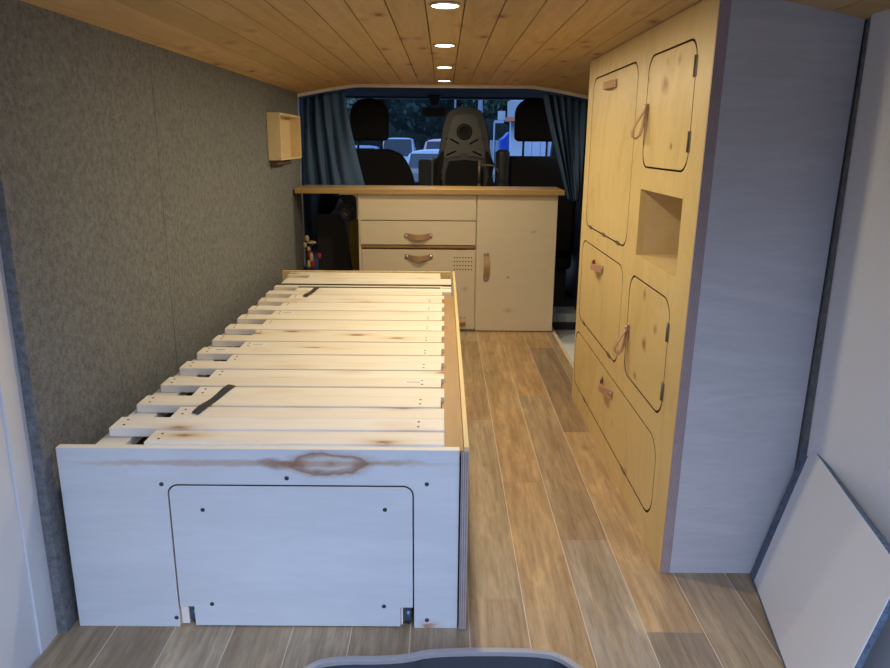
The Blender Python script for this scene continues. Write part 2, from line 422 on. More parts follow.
def ftone(c):
    for t in TN:
        if t[2]-.001 <= c.x <= t[3]+.001 and t[4]-.001 <= c.y <= t[5]+.001: return (*t[6], t[7])
    return (1, 1, 1, 0)
settone(floor, ftone)

# ceiling of pine boards, dropping towards both sides
def cz(x):
    a = abs(x)
    if a < .46: return 1.297
    return 1.297-.056*((a-.46)/.34)**1.25
cl = MB(); CT = {}
cl.grid(lambda u, v: (-.82+1.64*u, .50+3.60*v, cz(-.82+1.64*u)+.012), 32, 1, 1, False)
k = -10
while .044+.088*k < .80:
    x0 = max(.044+.088*k, -.82)+.0012; x1 = min(.044+.088*(k+1), .82)-.0012
    if x1 > x0+.01:
        xm = (x0+x1)/2; CT[k] = xm
        e = .0012
        for (xa, xb) in ((x0, x1),):
            vs = []
            prof = [(xa, cz(xa)+.012), (xa, cz(xa)+e), (xa+e, cz(xa)), (xm, cz(xm)), (xb-e, cz(xb)), (xb, cz(xb)+e), (xb, cz(xb)+.012)]
            for y in (.50, 4.09): vs += [(x, y, z) for x, z in prof]
            n = len(prof)
            cl.add(vs, [(i, i+1, n+i+1, n+i) for i in range(n-1)]+[tuple(range(n)), tuple(range(2*n-1, n-1, -1))], 0)
    k += 1
ceiling = struct(cl.build('ceiling', [M['ceil'], M['ceil_gap']]))
def ctone(c):
    k = math.floor((c.x-.044)/.088); r = random.Random(k*7+1)
    g = .9+.2*r.random(); return (g, g*(.96+.05*r.random()), g*(.9+.1*r.random()), r.random())
settone(ceiling, ctone)
# roof skin over the ceiling and the cab
rf = MB(); rf.box(-.92, .92, .50, 4.30, 1.335, 1.37); rf.box(-.92, .92, 4.30, 5.75, 1.345, 1.37)
struct(rf.build('trim_1', M['vanwhite']))
# pale seal along the ceiling's front end
sl = MB(); N = 40
vs = []
for i in range(N+1):
    x = -.80+1.6*i/N; z = cz(x)
    vs += [(x, 4.092, z+.004), (x, 4.105, z+.004), (x, 4.105, z-.016), (x, 4.092, z-.016)]
sl.add(vs, [(i*4+k, i*4+(k+1) % 4, i*4+4+(k+1) % 4, i*4+4+k) for i in range(N) for k in range(4)])
struct(sl.build('trim_2', M['seal']))
# left wall: two felt panels with a vertical joint, on the van's side
wl = MB(); wl.box(-.80, -.78, 1.31, 2.0435, -.03, 1.30, 0); wl.box(-.80, -.78, 2.0465, 4.05, -.03, 1.30, 0)
wl.box(-.92, -.80, 1.25, 4.2, -.35, 1.37, 1)
struct(wl.build('wall_left', [M['felt'], M['vanwhite']]))
wr = MB(); wr.box(.82, .92, 1.30, 2.80, -.35, 1.37, 0); wr.box(.86, .92, 2.80, 4.3, -.35, 1.37, 1)
struct(wr.build('wall_right', [M['felt'], M['cab_dark']]))
# rear pillars, white painted
for n_, sx in (('wall_rear_left', -1), ('wall_rear_right', 1)):
    p = MB(); yb = 1.305 if sx < 0 else 1.5
    prof = rrect(.805, 1.02, .52, yb, .03, 5)
    p.prism([(sx*a, b) for a, b in prof], [], lambda a, b, d: (a, b, -.35+d), 1.72)
    struct(p.build(n_, M['vanwhite'], bevel=.004))
# rear sill below the floor end
p = MB(); p.box(-1.0, 1.0, .46, .548, -.35, -.012); struct(p.build('trim_3', M['vanwhite']))
# step well by the sliding door
p = MB()
p.box(.615, .86, 2.80, 4.13, -.09, -.06, 0); p.box(.60, .615, 2.80, 4.3, -.17, -.013, 1)
p.box(.62, .86, 4.16, 4.35, -.17, .03, 2); p.box(.60, .86, 4.13, 4.16, -.12, -.02, 1)
struct(p.build('trim_4', [M['mat'], M['cab_dark'], M['grey_step']]))
p = MB(); p.box(.80, .86, 2.82, 4.3, -.16, 1.30, 0); p.box(.765, .80, 3.95, 4.0, .1, .85, 1)
struct(p.build('door_1', [M['cab_dark'], M['grey_step']]))

# cab shell
p = MB()
p.box(-.98, .98, 4.36, 6.3, -.22, -.03); struct(p.build('floor_cab', M['cab_dark']))
p = MB(); p.box(-.97, -.88, 4.2, 5.9, -.22, .92); p.box(-.97, -.90, 4.2, 5.75, 1.25, 1.345); p.box(-.95, -.805, 4.08, 4.5, .1, 1.32)
struct(p.build('wall_cab_left', M['cab_dark']))
p = MB(); p.box(.90, .97, 4.3, 5.9, -.22, .92); p.box(.90, .97, 4.2, 5.75, 1.25, 1.345); p.box(.86, .95, 4.3, 4.5, .9, 1.3)
struct(p.build('wall_cab_right', M['cab_dark']))
p = MB(); p.box(-.92, .92, 4.2, 5.70, 1.325, 1.345)
struct(p.build('trim_5', M['headliner']))
# header above the windscreen
p = MB(); p.prism(rrect(-.92, .92, 1.312, 1.345, .01), [], lambda a, b, d: (a, 5.66+d, b), .1)
struct(p.build('trim_6', M['cab_dark']))
p = MB(); p.grid(lambda u, v: (-.92+1.84*u, 5.74+.55*(1-v), .79+.53*v), 2, 2)
struct(p.build('window_1', M['glass']))
p = MB()
for sx in (-1, 1): p.tube([(sx*.93, 6.33, .78), (sx*.90, 5.74, 1.32)], .045, 8)
struct(p.build('trim_7', M['cab_dark']))

# ---------------------------------------------------------------- ceiling lights
def ceiling_light(y, label):
    r = empty('ceiling_light', (0, y, cz(0)))
    tag(r, label, 'ceiling light', 'recessed spotlights along the middle of the ceiling')
    MB().lathe([(.031, 0), (.036, 0), (.036, -.003), (.031, -.005)], (0, y, cz(0)), n=28, cap=False).build('bezel', M['metal'], r)
    MB().lathe([(.030, -.001), (.030, -.004), (.001, -.0045)], (0, y, cz(0)), n=28).build('diffuser', M['led'], r)
    ld = bpy.data.lights.new('lamp', 'AREA'); ld.shape = 'DISK'; ld.size = .056; ld.energy = LAMP; ld.color = (1.0, .84, .56)
    lo = bpy.data.objects.new('lamp', ld); lo.parent = r; lo.location = (0, 0, -.008); C.objects.link(lo)
    return r
for y, lb in ((1.749, 'nearest and largest of the four glowing round ceiling spotlights'), (2.436, 'second nearest glowing round ceiling spotlight in the row of four'),
              (3.126, 'third glowing round ceiling spotlight counting from the viewer'), (3.80, 'farthest and smallest glowing round ceiling spotlight, beside the pale front trim')):
    ceiling_light(y, lb)

# ---------------------------------------------------------------- tall cabinet on the right
X0 = .53; TC = empty('tall_cabinet', (.66, 2.15, 0))
tag(TC, 'tall varnished birch plywood cabinet with five rounded doors and an open niche on the right', 'cabinet')
doors = {'A': (2.10, 2.71, .71, 1.217, .05), 'B': (1.623, 1.99, .943, 1.215, .045), 'C': (2.11, 2.745, .350, .648, .05), 'D': (1.65, 2.02, .360, .645, .05), 'E': (1.66, 2.78, .080, .290, .06)}
niche = (1.63, 1.985, .706, .883)
mx = lambda a, b, d: (X0+d, a, b)
top = 1.2865
holes = [rrect(a-.0042, b+.0042, c-.0042, d+.0042, r) for a, b, c, d, r in doors.values()]+[[(niche[0], niche[2]), (niche[1], niche[2]), (niche[1], niche[3]), (niche[0], niche[3])]]
MB().prism([(1.551, 0.0), (2.80, 0.0), (2.80, top), (1.551-.024*top, top)], holes, mx, .018, 0, 0, [1]*5+[0]).build('face_frame', [M['varnished'], M['groove']], TC)
MB().prism([(X0, 0), (X0+.022, 0), (X0+.022, top), (X0, top)], [], lambda a, b, d: (a, 1.545-.024*b+d, b), .0058).build('plywood_edge', M['ply_dark'], TC)['label'] = 'striped dark plywood edge'
e = MB(); e.prism([(X0+.0225, 0), (.815, 0), (.815, 1.24), (.70, 1.268), (X0+.0225, top-.005)], [], lambda a, b, d: (a, 1.546-.024*b+d, b), .016)
ep = e.build('side_panel', M['end'], TC); ep['label'] = 'bare pale plywood end panel'
for (px, pz, nm) in ((.745, .70, 0), (.585, .23, 1)):
    pass
MB().box(X0+.018, .815, 2.782, 2.798, 0, 1.24).build('side_panel', M['varnished'], TC)
b = MB(); b.box(.80, .815, 1.57, 2.78, .0, 1.23); b.box(X0+.019, .80, 1.57, 2.78, .0, .012); b.box(X0+.019, .80, 1.57, 2.78, .66, .672)
b.box(X0+.06, .80, 2.045, 2.055, .02, 1.22)
b.build('carcass', M['varnished'], TC)
n0 = MB(); a0, a1, c0, c1 = niche; D = .20; t = .009
n0.box(X0+.018, X0+D, a0-t, a0, c0-t, c1+t); n0.box(X0+.018, X0+D, a1, a1+t, c0-t, c1+t)
n0.box(X0+.018, X0+D, a0, a1, c0-t, c0); n0.box(X0+.018, X0+D, a0, a1, c1, c1+t); n0.box(X0+D, X0+D+t, a0-t, a1+t, c0-t, c1+t)
n0.build('niche_box', M['box'], TC)['label'] = 'open shelf niche'
def screw_mb(c, axis='X', sgn=-1, r=.006):
    m = MB(); m.lathe([(r, 0), (r, sgn*.002), (r*.6, sgn*.0035), (.0005, sgn*.004)], c, axis, 12); return m
def strap_h(par, y0, y1, z, mat, w=.022, bul=.022):
    """leather grip bowed away from the door, screwed at both ends"""
    pts = []; n = 14
    for i in range(n+1):
        u = i/n; y = y0+(y1-y0)*u; s = max(0, math.sin(PI*min(1, max(0, (u-.1)/.8))))
        pts.append((X0-.0025-bul*s**.8, y, z-.003*s))
    h = MB().ribbon(pts, (0, 0, w), .003).build('handle', mat, par); h['label'] = 'tan leather strap handle'
    for y in (y0+.008, y1-.008): screw_mb((X0-.004, y, z)).build('screw', M['metal'], h)
def strap_loop(par, y, z, mat, dz=.075):
    pts = [(X0-.002, y, z+.012), (X0-.003, y, z), (X0-.006, y, z-.02), (X0-.010, y, z-.045), (X0-.016, y, z-.066), (X0-.026, y, z-.076), (X0-.035, y, z-.070), (X0-.037, y, z-.058),
           (X0-.030, y, z-.040), (X0-.018, y, z-.020), (X0-.008, y, z-.004), (X0-.006, y, z+.012)]
    h = MB().ribbon(pts, (0, .020, 0), .0028).build('handle', mat, par); h['label'] = 'hanging tan leather loop'
    screw_mb((X0-.0075, y, z+.003)).build('screw', M['metal'], h)
DO = {}
for k, (a, b_, c, d, r) in doors.items():
    o = MB().prism(rrect(a, b_, c, d, r), [], mx, .018, 0, 1).build('door', [M['varnished'], M['groove']], TC, bevel=.0012)
    DO[k] = o
strap_h(DO['A'], 2.345, 2.50, 1.180, M['leather'])
strap_h(DO['C'], 2.37, 2.53, .598, M['pinkleather'])
strap_h(DO['E'], 2.13, 2.29, .246, M['pinkleather'])
strap_loop(DO['B'], 1.975, 1.088, M['leather'])
strap_loop(DO['D'], 2.00, .493, M['pinkleather'])
for k, zs, y in (('B', (1.16, 1.005), 1.623), ('D', (.572, .425), 1.65)):
    for z in zs:
        h = MB(); h.box(X0-.0015, X0, y-.010, y+.010, z-.022, z+.022); h.lathe([(.003, -.022), (.003, .022)], (X0-.002, y, z), 'Z', 8)
        h.build('hinge', M['aged'], DO[k])
for k, pts in (('A', ((2.20, .709), (2.40, .709), (2.62, .709))), ('C', ((2.22, .349), (2.64, .349))), ('E', ((1.95, .079), (2.55, .079)))):
    for (y, z) in pts:
        MB().box(X0-.0015, X0, y-.02, y+.02, z-.006, z+.006).build('hinge', M['aged'], DO[k])

# ---------------------------------------------------------------- kitchen cabinet and worktop
KY = 3.85; KC = empty('kitchen_cabinet', (.07, 4.0, 0))
tag(KC, 'low pale birch kitchen cabinet with drawers left and a plain door right', 'cabinet')
my = lambda a, b, d: (a, KY+d, b)
b = MB(); b.box(-.456, -.442, KY+.002, 4.115, 0, .738); b.box(.578, .592, KY+.019, 4.115, 0, .738); b.box(.163, .173, KY+.019, 4.115, 0, .738)
b.box(-.442, .578, KY+.019, 4.115, 0, .014); b.box(-.442, .578, KY+.019, 4.115, .724, .738); b.box(-.442, .578, 4.105, 4.115, .014, .724)
b.box(-.442, .163, KY+.019, 4.105, .456, .464); b.box(-.442, .163, KY+.019, 4.105, .597, .603)
b.build('carcass', M['kitchen'], KC)
MB().prism(rrect(-.450, .1635, .602, .7365, .001, 1), [], my, .018).build('top_panel', M['kitchen'], KC, bevel=.001)
d1 = MB().prism(rrect(-.447, .1625, .473, .597, .001, 1), [], lambda a, b, d: (a, KY-.006+d, b), .018).build('drawer', M['kitchen'], KC, bevel=.001)
MB().box(-.445, .160, KY+.001, KY+.018, .4545, .471).build('drawer_bottom_shade', M['rail'], d1)  # drawer's lower edge, browned to paint in the shadow line
vh = []
for i in range(7):
    for j in range(4):
        cx, cz_ = .052+i*.0152, .405-j*.0215
        vh.append([(cx+.0038*math.cos(-t*PI/4), cz_+.0038*math.sin(-t*PI/4)) for t in range(8)])
d2 = MB().prism(rrect(-.440, .1625, .012, .446, .001, 1), vh, my, .018, 0, 0, 1).build('drawer', [M['kitchen'], M['groove']], KC)
MB().box(.035, .16, KY+.0185, KY+.024, .32, .425).build('vent_shade_sheet', M['void'], d2)  # dark sheet painting the shade behind the vent holes
kd = MB().prism(rrect(.1695, .590, .004, .7365, .001, 1), [], my, .018).build('door', M['kitchen'], KC, bevel=.001)
def kstrap(par, xc, z, L=.145, vert=False, y=KY, w=.030):
    pts = []; n = 14
    for i in range(n+1):
        u = i/n; s = math.sin(PI*min(1, max(0, (u-.1)/.8)))
        if vert: pts.append((xc, y-.003-.024*s**.8, z+L/2-L*u))
        else: pts.append((xc-L/2+L*u, y-.003-.026*s**.8, z-.006*s))
    h = MB().ribbon(pts, (w, 0, 0) if vert else (0, 0, w), .003).build('handle', M['leather'], par); h['label'] = 'tan leather strap handle'
    for sg in (-1, 1):
        c = (xc, y-.005, z+sg*(L/2-.008)) if vert else (xc+sg*(L/2-.008), y-.005, z)
        screw_mb(c, 'Y', -1, .011).build('screw', M['metal'], h)
kstrap(d1, -.140, .520, y=KY-.006, w=.028)
kstrap(d2, -.138, .408, w=.026)
kstrap(kd, .222, .356, .15, True, w=.028)
kstrap(d2, .10, .055, .05, True, w=.03)
wt = MB(); wt.prism([(-.778, 3.812), (.618, 3.812), (.618, 4.12), (-.778, 4.12)], [], lambda a, b, d: (a, b, .7385+d), .0265)
o = wt.build('worktop', M['worktop'], bevel=.003); setorigin(o, (-.08, 3.97, .7385)); o.location.x += .009
tag(o, 'long oiled wooden worktop resting on the kitchen cabinet and reaching the felt wall', 'worktop')
# small bracket under the worktop's left overhang
b = MB(); out = [(-.458, .737), (-.56, .737), (-.56, .727), (-.495, .727)]+[(-.495+.025*math.sin(t*PI/12), .702+.025*math.cos(t*PI/12)) for t in range(1, 7)]+[(-.470, .60), (-.458, .60)]
b.prism(out, [], lambda a, b, d: (a, 3.90+d, b), .02)
b.build('worktop_bracket', M['kitchen'], KC)

KC.location.x += .009

# ---------------------------------------------------------------- slatted bed
BY = 1.334; BED = empty('slatted_bed', (-.35, 2.3, 0))
tag(BED, 'pull-out bed base of pale pine slats with a bare plywood front panel and hatch', 'bed')
mb_ = lambda a, b, d: (a, BY+d, b)
xl, xr, bt = -.765, .036, .4085
cut = [(-.556, 0), (-.556, .312)]+[(-.542-.014*math.cos(t*PI/12), .312+.014*math.sin(t*PI/12)) for t in range(1, 7)]
cut = [(-.552, 0.0)]+[(-.552+.022-.022*math.cos(t*PI/12), .309+.022*math.sin(t*PI/12)) for t in range(0, 7)]+[(-.055-.022+.022*math.sin(t*PI/12), .309+.022*math.cos(t*PI/12)) for t in range(0, 7)]+[(-.055, 0.0)]
outl = [(xl, 0), (xl, bt), (xr, bt), (xr, 0)]+list(reversed(cut))
MB().prism(outl, [], mb_, .015, 0, 1).build('front_panel', [M['front'], M['slat']], BED, bevel=.0006)
mb2 = lambda a, b, d: (a, BY+.001+d, b)
hat = [(-.519, .003), (-.519, .049), (-.549, .049)]+[(-.549+.019-.019*math.cos(t*PI/12), .3085+.019*math.sin(t*PI/12)) for t in range(0, 7)]+[(-.058-.019+.019*math.sin(t*PI/12), .3085+.019*math.cos(t*PI/12)) for t in range(0, 7)]+[(-.058, .049), (-.084, .049), (-.084, .003)]
ht = MB().prism(hat, [], mb2, .015, 0, 1).build('hatch', [M['front'], M['groove']], BED, bevel=.0006)
for (x, z, par) in ((-.562, .331, BED), (-.310, .346, BED), (-.558, .022, BED), (-.029, .335, BED), (-.028, .020, BED), (-.484, .274, ht), (-.114, .277, ht), (-.481, .055, ht), (-.119, .052, ht)):
    MB().lathe([(.0045, -.0008), (.0045, .001), (.0005, .001)], (x, BY+(.001 if par is ht else 0), z), 'Y', 12).build('screw', M['screw'], par)
for xh in (-.528, -.074):
    h = MB(); h.box(xh-.003, xh+.012, BY+.008, BY+.03, .012, .045); h.lathe([(.006, 0), (.006, .03)], (xh+.006, BY+.012, .006), 'Z', 10)
    o = h.build('hinge', M['hinge_blue'], ht); o['label'] = 'blue-grey steel hinge'
    MB().box(xh-.021, xh-.005, BY+.006, BY+.03, .004, .05).build('hinge_block', M['slat'], BED)
# side board, two layers, on the aisle
s = MB(); s.box(.0395, .0445, BY-.002, 3.35, 0.0, .389, 1); s.box(.045, .0545, BY-.006, 3.35, 0.004, .418, 0)
s.build('side_board', [M['sideboard'], M['ply_side']], BED)
MB().box(.0394, .0546, BY-.0085, BY-.0065, .004, .409).build('side_board_end', M['ply_side'], BED)['label'] = 'striped plywood edge'
MB().box(.0, .0445, 1.352, 2.87, .3895, .400).build('rail', M['rail'], BED)['label'] = 'brown oiled rail'
MB().box(-.712, -.652, 1.356, 3.32, .372, .393).build('rail', M['slat'], BED)
MB().box(-.30, -.26, 1.356, 3.32, .34, .386).build('rail', M['slat'], BED)
MB().box(-.745, .036, 3.335, 3.352, .30, .4165).build('back_board', M['sideboard'], BED)
for x in (-.76, -.03):
    for y in (1.37, 3.28): MB().box(x, x+.04, y, y+.04, 0, .34).build('leg', M['slat'], BED)
MB().box(xl, xr, BY+.0152, BY+.020, .395, .4075).build('top_strip', M['slat'], BED)
def slat(x0, x1, y0, y1, zt, th=.020, nails=None, knots=()):
    m = MB().box(x0, x1, y0, y1, zt-th, zt)
    o = m.build('slat', M['slat'], BED, bevel=.0018)
    for (x, y) in nails or ():
        MB().lathe([(.0027, 0), (.0027, .0008), (.0005, .0008)], (x, y, zt), 'Z', 8).build('screw', M['groove'], o)
    return o
ZT = .4135
rs = random.Random(11)
for k in range(12):
    y0 = 1.426+.1397*k; y1 = y0+.065
    if k >= 11: y1 = y0+.05
    xr_ = .006 if k == 0 else -.002
    o = slat(-.70+rs.uniform(-.003, .003), xr_, y0, y1, ZT, nails=[(-.675, y0+.018), (-.678, y0+.046), (-.05, y0+.018), (-.05, y0+.046)] if k < 10 else None)
    if k in (4,):
        st = MB().box(-.665, -.615, y0+.022, y0+.050, ZT, ZT+.0004).build('sticker', M['sticker'], o); MB().box(-.655, -.628, y0+.032, y0+.038, ZT+.0004, ZT+.0007).build('print', M['ink'], st)
    if k == 4:
        pass
    if k == 2:
        st = MB().box(-.098, -.045, y0+.026, y0+.044, ZT, ZT+.0004).build('sticker', M['sticker'], o); MB().box(-.09, -.055, y0+.033, y0+.037, ZT+.0004, ZT+.0007).build('print', M['ink'], st)
for k in range(11):
    y0 = 1.3545+.1397*k; y1 = y0+.064
    o = slat(-.597+rs.uniform(-.002, .002), .006, y0, y1, ZT-.001, nails=[(-.575, y0+.018), (-.577, y0+.045)])
    if k in (5, 8):
        st = MB().box(-.575, -.525, y0+.018, y0+.046, ZT-.001, ZT-.0006).build('sticker', M['sticker'], o); MB().box(-.565, -.535, y0+.030, y0+.035, ZT-.0006, ZT-.0003).build('print', M['ink'], st)
slat(-.60, .036, 2.886, 2.955, ZT); slat(-.69, .036, 3.035, 3.175, ZT); slat(-.60, -.01, 3.18, 3.245, ZT); slat(-.705, -.012, 3.25, 3.325, ZT-.001)
slat(-.70, .036, 2.980, 3.005, ZT-.001)
# knots and darker marks are small inlays of the slat surface
# straps woven through the slats
def weave(y0, y1, xa, xb, nm='strap'):
    pts = []; n = 16
    for i in range(n+1):
        u = i/n; y = y0+(y1-y0)*u
        pts.append((xa+(xb-xa)*u, y, ZT+.0025+.002*math.sin(u*PI*3)))
    o = MB().ribbon(pts, (.019, -.010, 0), .0018).build('strap', M['black'], BED); o['label'] = 'black webbing strap'
weave(1.510, 1.70, -.545, -.518); weave(2.77, 2.955, -.535, -.515)
MB().box(-.70, .036, 3.006, 3.034, ZT-.012, ZT+.0015).build('strap', M['black'], BED)['label'] = 'black webbing strap'
MB().box(-.60, -.01, 2.957, 2.978, ZT-.012, ZT+.0005).build('strap', M['black'], BED)['label'] = 'black webbing strap'

# ---------------------------------------------------------------- wall box on the felt
WB = empty('wall_box', (-.78, 3.57, .915)); tag(WB, 'small pale wooden box shelf with an open front fixed to the grey felt wall', 'shelf')
b = MB(); t = .009; x0, x1, y0, y1, z0, z1 = -.78, -.722, 3.33, 3.80, .915, 1.12
b.box(x0, x1, y0, y0+t, z0, z1); b.box(x0, x1, y1-t, y1, z0, z1); b.box(x0, x1, y0+t, y1-t, z0, z0+t); b.box(x0, x1, y0+t, y1-t, z1-t, z1)
b.build('frame', M['box'], WB, bevel=.001); MB().box(x0, x0+.006, y0+t, y1-t, z0+t, z1-t).build('back_panel', M['box'], WB)
MB().box(-.78, -.745, 3.34, 3.62, .896, .914).build('mounting_batten', M['groove'], WB)['label'] = 'dark batten below the box'

# ---------------------------------------------------------------- curtains
def curtain(tl, tr, bl, br, zt, zb, y, nf, amp, label, ztf=None, ph=0):
    m = MB()
    def fn(u, v):
        # v: 0 top -> 1 bottom
        l = tl+(bl-tl)*v; r = tr+(br-tr)*(v**1.25)
        x = l+(r-l)*u; a = amp*(.6+.5*math.sin(5*u+ph))*(1-.3*v)
        yy = y+a*math.sin(2*PI*nf*u+ph+.5*math.sin(3*v))+.012*math.sin(6*v+9*u)
        ztop = zt if ztf is None else ztf(x)
        return (x, yy, ztop+(zb-ztop)*v)
    m.grid(fn, nf*12, 24)
    o = m.build('curtain', M['curtain'], solid=.002); tag(o, label, 'curtain', 'slate blue cab curtains'); return setorigin(o, ((tl+tr)/2, y, zb))
curtain(-.775, -.545, -.79, -.435, 1.25, .715, 4.17, 5, .030, 'slate blue curtain hanging at the left edge of the cab opening, beside the felt wall', lambda x: cz(x)-.02, .5)
curtain(.545, .80, .715, .79, 1.25, .68, 4.21, 6, .030, 'slate blue curtain gathered at the right edge of the cab opening, beside the tall cabinet', lambda x: cz(x)-.02, 1.3)

# ---------------------------------------------------------------- seats
def rbox(m, sections, n=6, mi=0):
    """loft of rounded rectangles: each (x0,x1,y0,y1,z,r)"""
    vs = []; L = None
    for (x0, x1, y0, y1, z, r) in sections:
        l = rrect(x0, x1, y0, y1, min(r, (x1-x0)/2-.001, (y1-y0)/2-.001), n); L = len(l); vs += [(a, b, z) for a, b in l]
    fs = [(i*L+k, i*L+(k+1) % L, (i+1)*L+(k+1) % L, (i+1)*L+k) for i in range(len(sections)-1) for k in range(L)]
    fs += [tuple(range(L)), tuple((len(sections)-1)*L+k for k in reversed(range(L)))]
    return m.add(vs, fs, mi, True)
def cushion(x0, x1, y0, y1, z0, z1, ct, cb=.03, lean=.0, shl=0, shr=0):
    """upholstered block whose top rounds over; shl / shr slope its shoulders inwards"""
    S = []; N = 26
    for i in range(N+1):
        z = z0+(z1-z0)*i/N; inset = 0
        if z > z1-ct: q = (z-(z1-ct))/ct; inset = ct*(1-math.sqrt(max(0, 1-q*q)))
        if z < z0+cb: q = 1-(z-z0)/cb; inset = max(inset, cb*(1-math.sqrt(max(0, 1-q*q)))*.8)
        q = max(0, (z-(z1-.25))/.25); yi = min(inset*.5, (y1-y0)*.45); dy = lean*(z-z0)
        S.append((x0+inset+shl*q*q, x1-inset-shr*q*q, y0+yi-dy, y1-yi-dy, z, .04))
    return rbox(MB(), S)
def seat(name, label, xb0, xb1, zb, hx0, hx1, hz0, hz1, y, shl, shr, xs0, xs1):
    r = empty(name, ((xb0+xb1)/2, y+.25, -.03)); tag(r, label, 'car seat')
    cushion(xb0, xb1, y, y+.13, .30, zb, .05, .03, .05, shl, shr).build('backrest', M['cab_cloth'], r)
    cushion(hx0, hx1, y-.03, y+.08, hz0, hz1, .10, .03).build('headrest', M['cab_cloth'], r)
    hc = (hx0+hx1)/2
    for sx in (-.075, .075): MB().tube([(hc+sx, y+.03, zb-.02), (hc+sx, y+.025, hz0+.03)], .007).build('headrest_post', M['cab_dark'], r)
    cushion(xs0, xs1, y+.05, y+.42, .18, .34, .04).build('seat_cushion', M['cab_cloth'], r)
    MB().box(xs0+.03, xs1-.03, y+.08, y+.38, -.03, .19).build('seat_base', M['cab_dark'], r)
seat('driver_seat', 'black cloth front seat with headrest on the left, beside the left curtain', -.66, -.185, .955, -.590, -.350, 1.005, 1.262, 4.75, .03, .11, -.66, -.19)
seat('passenger_bench', 'black cloth front bench seat with one headrest on the right',   .335, .86, .918, .447, .715, 1.008, 1.272, 4.75, .02, .03, .34, .86)
for (x0, x1, lb) in (( .262, .355, 0),):
    pass
o = cushion(.325, .415, 4.66, 4.745, .60, .957, .02, .02).build('armrest', M['cab_plastic']); o.parent = [q for q in bpy.data.objects if q.name == 'passenger_bench'][0]
o.data.transform(Matrix.Translation(-org(o.parent)))
# moulded middle seat back
CS = empty('child_seat', (.13, 4.7, .36)); tag(CS, 'dark moulded seat shell with round hole and slots between the two front seats', 'car seat')
def shell_w(z):  # half width against height
    pts = [(.60, .168), (.90, .170), (.94, .160), (.97, .153), (1.04, .144), (1.10, .134), (1.14, .122), (1.17, .108), (1.19, .092), (1.203, .070), (1.209, .035)]
    for (a, b), (c, d) in zip(pts, pts[1:]):
        if z <= c: return b+(d-b)*(z-a)/(c-a)
    return .035
ycs = 4.60
zs = [.36+i*(1.207-.36)/40 for i in range(41)]
out = [(.128+shell_w(max(.60, z)), z) for z in zs]+[(.128-shell_w(max(.60, z)), z) for z in reversed(zs)]
hole = [(.124+.033*math.cos(-t*PI/14), 1.062+.036*math.sin(-t*PI/14)) for t in range(28)]
def slot(cx, cz_, L, a, w=.009):
    c, s_ = math.cos(a), math.sin(a); q = [(-L/2, -w/2), (-L/2, w/2), (L/2, w/2), (L/2, -w/2)]
    return [(cx+p[0]*c-p[1]*s_, cz_+p[0]*s_+p[1]*c) for p in q]
sls = [slot(.065, 1.005, .062, -.50), slot(.185, 1.005, .062, .50), slot(.045, .935, .062, .42), slot(.205, .935, .062, -.42)]
MB().prism(out, [hole]+sls, lambda a, b, d: (a, ycs+d-.10*(b-.74)*0, b), .07, 0, 1, 1).build('backrest_shell', [M['cab_dark'], M['void']], CS, bevel=.008)
inn = smooth_loop([(.128-.145, .905), (.128-.150, .93), (.128-.105, 1.10), (.128-.082, 1.165), (.128, 1.172), (.128+.082, 1.165), (.128+.105, 1.10), (.128+.150, .93), (.128+.145, .905), (.128+.06, .925), (.128-.06, .925)], 2)
inn = [(.128+(a-.128)*.86, b-.006) for a, b in inn]
MB().prism(inn, [hole]+sls, lambda a, b, d: (a, ycs-.012+d, b), .012, 0, 0, 1).build('raised_panel', [M['cab_plastic_light'], M['void']], CS, bevel=.003)
MB().box(.0, .256, ycs+.020, ycs+.030, .91, 1.10).build('backing', M['void'], CS)  # dark insert standing in for shade inside the slots
rg = MB().lathe([(.033, -.018), (.045, -.016), (.048, -.010), (.048, 0), (.034, 0)], (.124, ycs-.008, 1.062), 'Y', 28, cap=False); rg.build('ring', M['cab_plastic'], CS)
MB().lathe([(.0005, .035), (.022, .03), (.030, .02), (.0005, .061)], (.124, ycs, 1.055), 'Y', 20).build('knob', M['void'], CS)  # painted near-black so the hole reads as deep shade
MB().box(.103, .147, ycs-.022, ycs-.010, .895, .935).build('buckle', M['cab_dark'], CS)
for sx in (-1, 1): MB().tube([(.128+sx*.155, ycs+.02, .40), (.128+sx*.160, ycs+.01, .74), (.128+sx*.158, ycs+.01, .86), (.128+sx*.128, ycs+.02, .97)], [.03, .030, .028, .016], 10).build('side_bolster', M['cab_cloth'], CS)
MB().prism(smooth_loop([(.01, .60), (.01, .885), (.10, .893), (.155, .893), (.245, .885), (.245, .60)], 1), [], lambda a, b, d: (a, ycs-.006+d, b), .006).build('rear_cloth_panel', M['cab_cloth'], CS, bevel=.002)
cushion(-.01, .27, 4.65, 5.05, .30, .42, .03).build('seat_cushion', M['cab_cloth'], CS)
# bent metal handle beside the shell
BH = MB(); BH.tube([(.215, 4.50, .765), (.215, 4.50, .90)], .0085)
BH.tube([(.222, 4.50, .868), (.285, 4.50, .868), (.305, 4.50, .862), (.325, 4.50, .84), (.330, 4.50, .82)], .0045)
BH.tube([(.215, 4.50, .76), (.215, 4.50, .66), (.215, 4.60, .62)], .0085)
BH.build('crank_handle', M['aged'], CS)['label'] = 'thin bent metal handle'

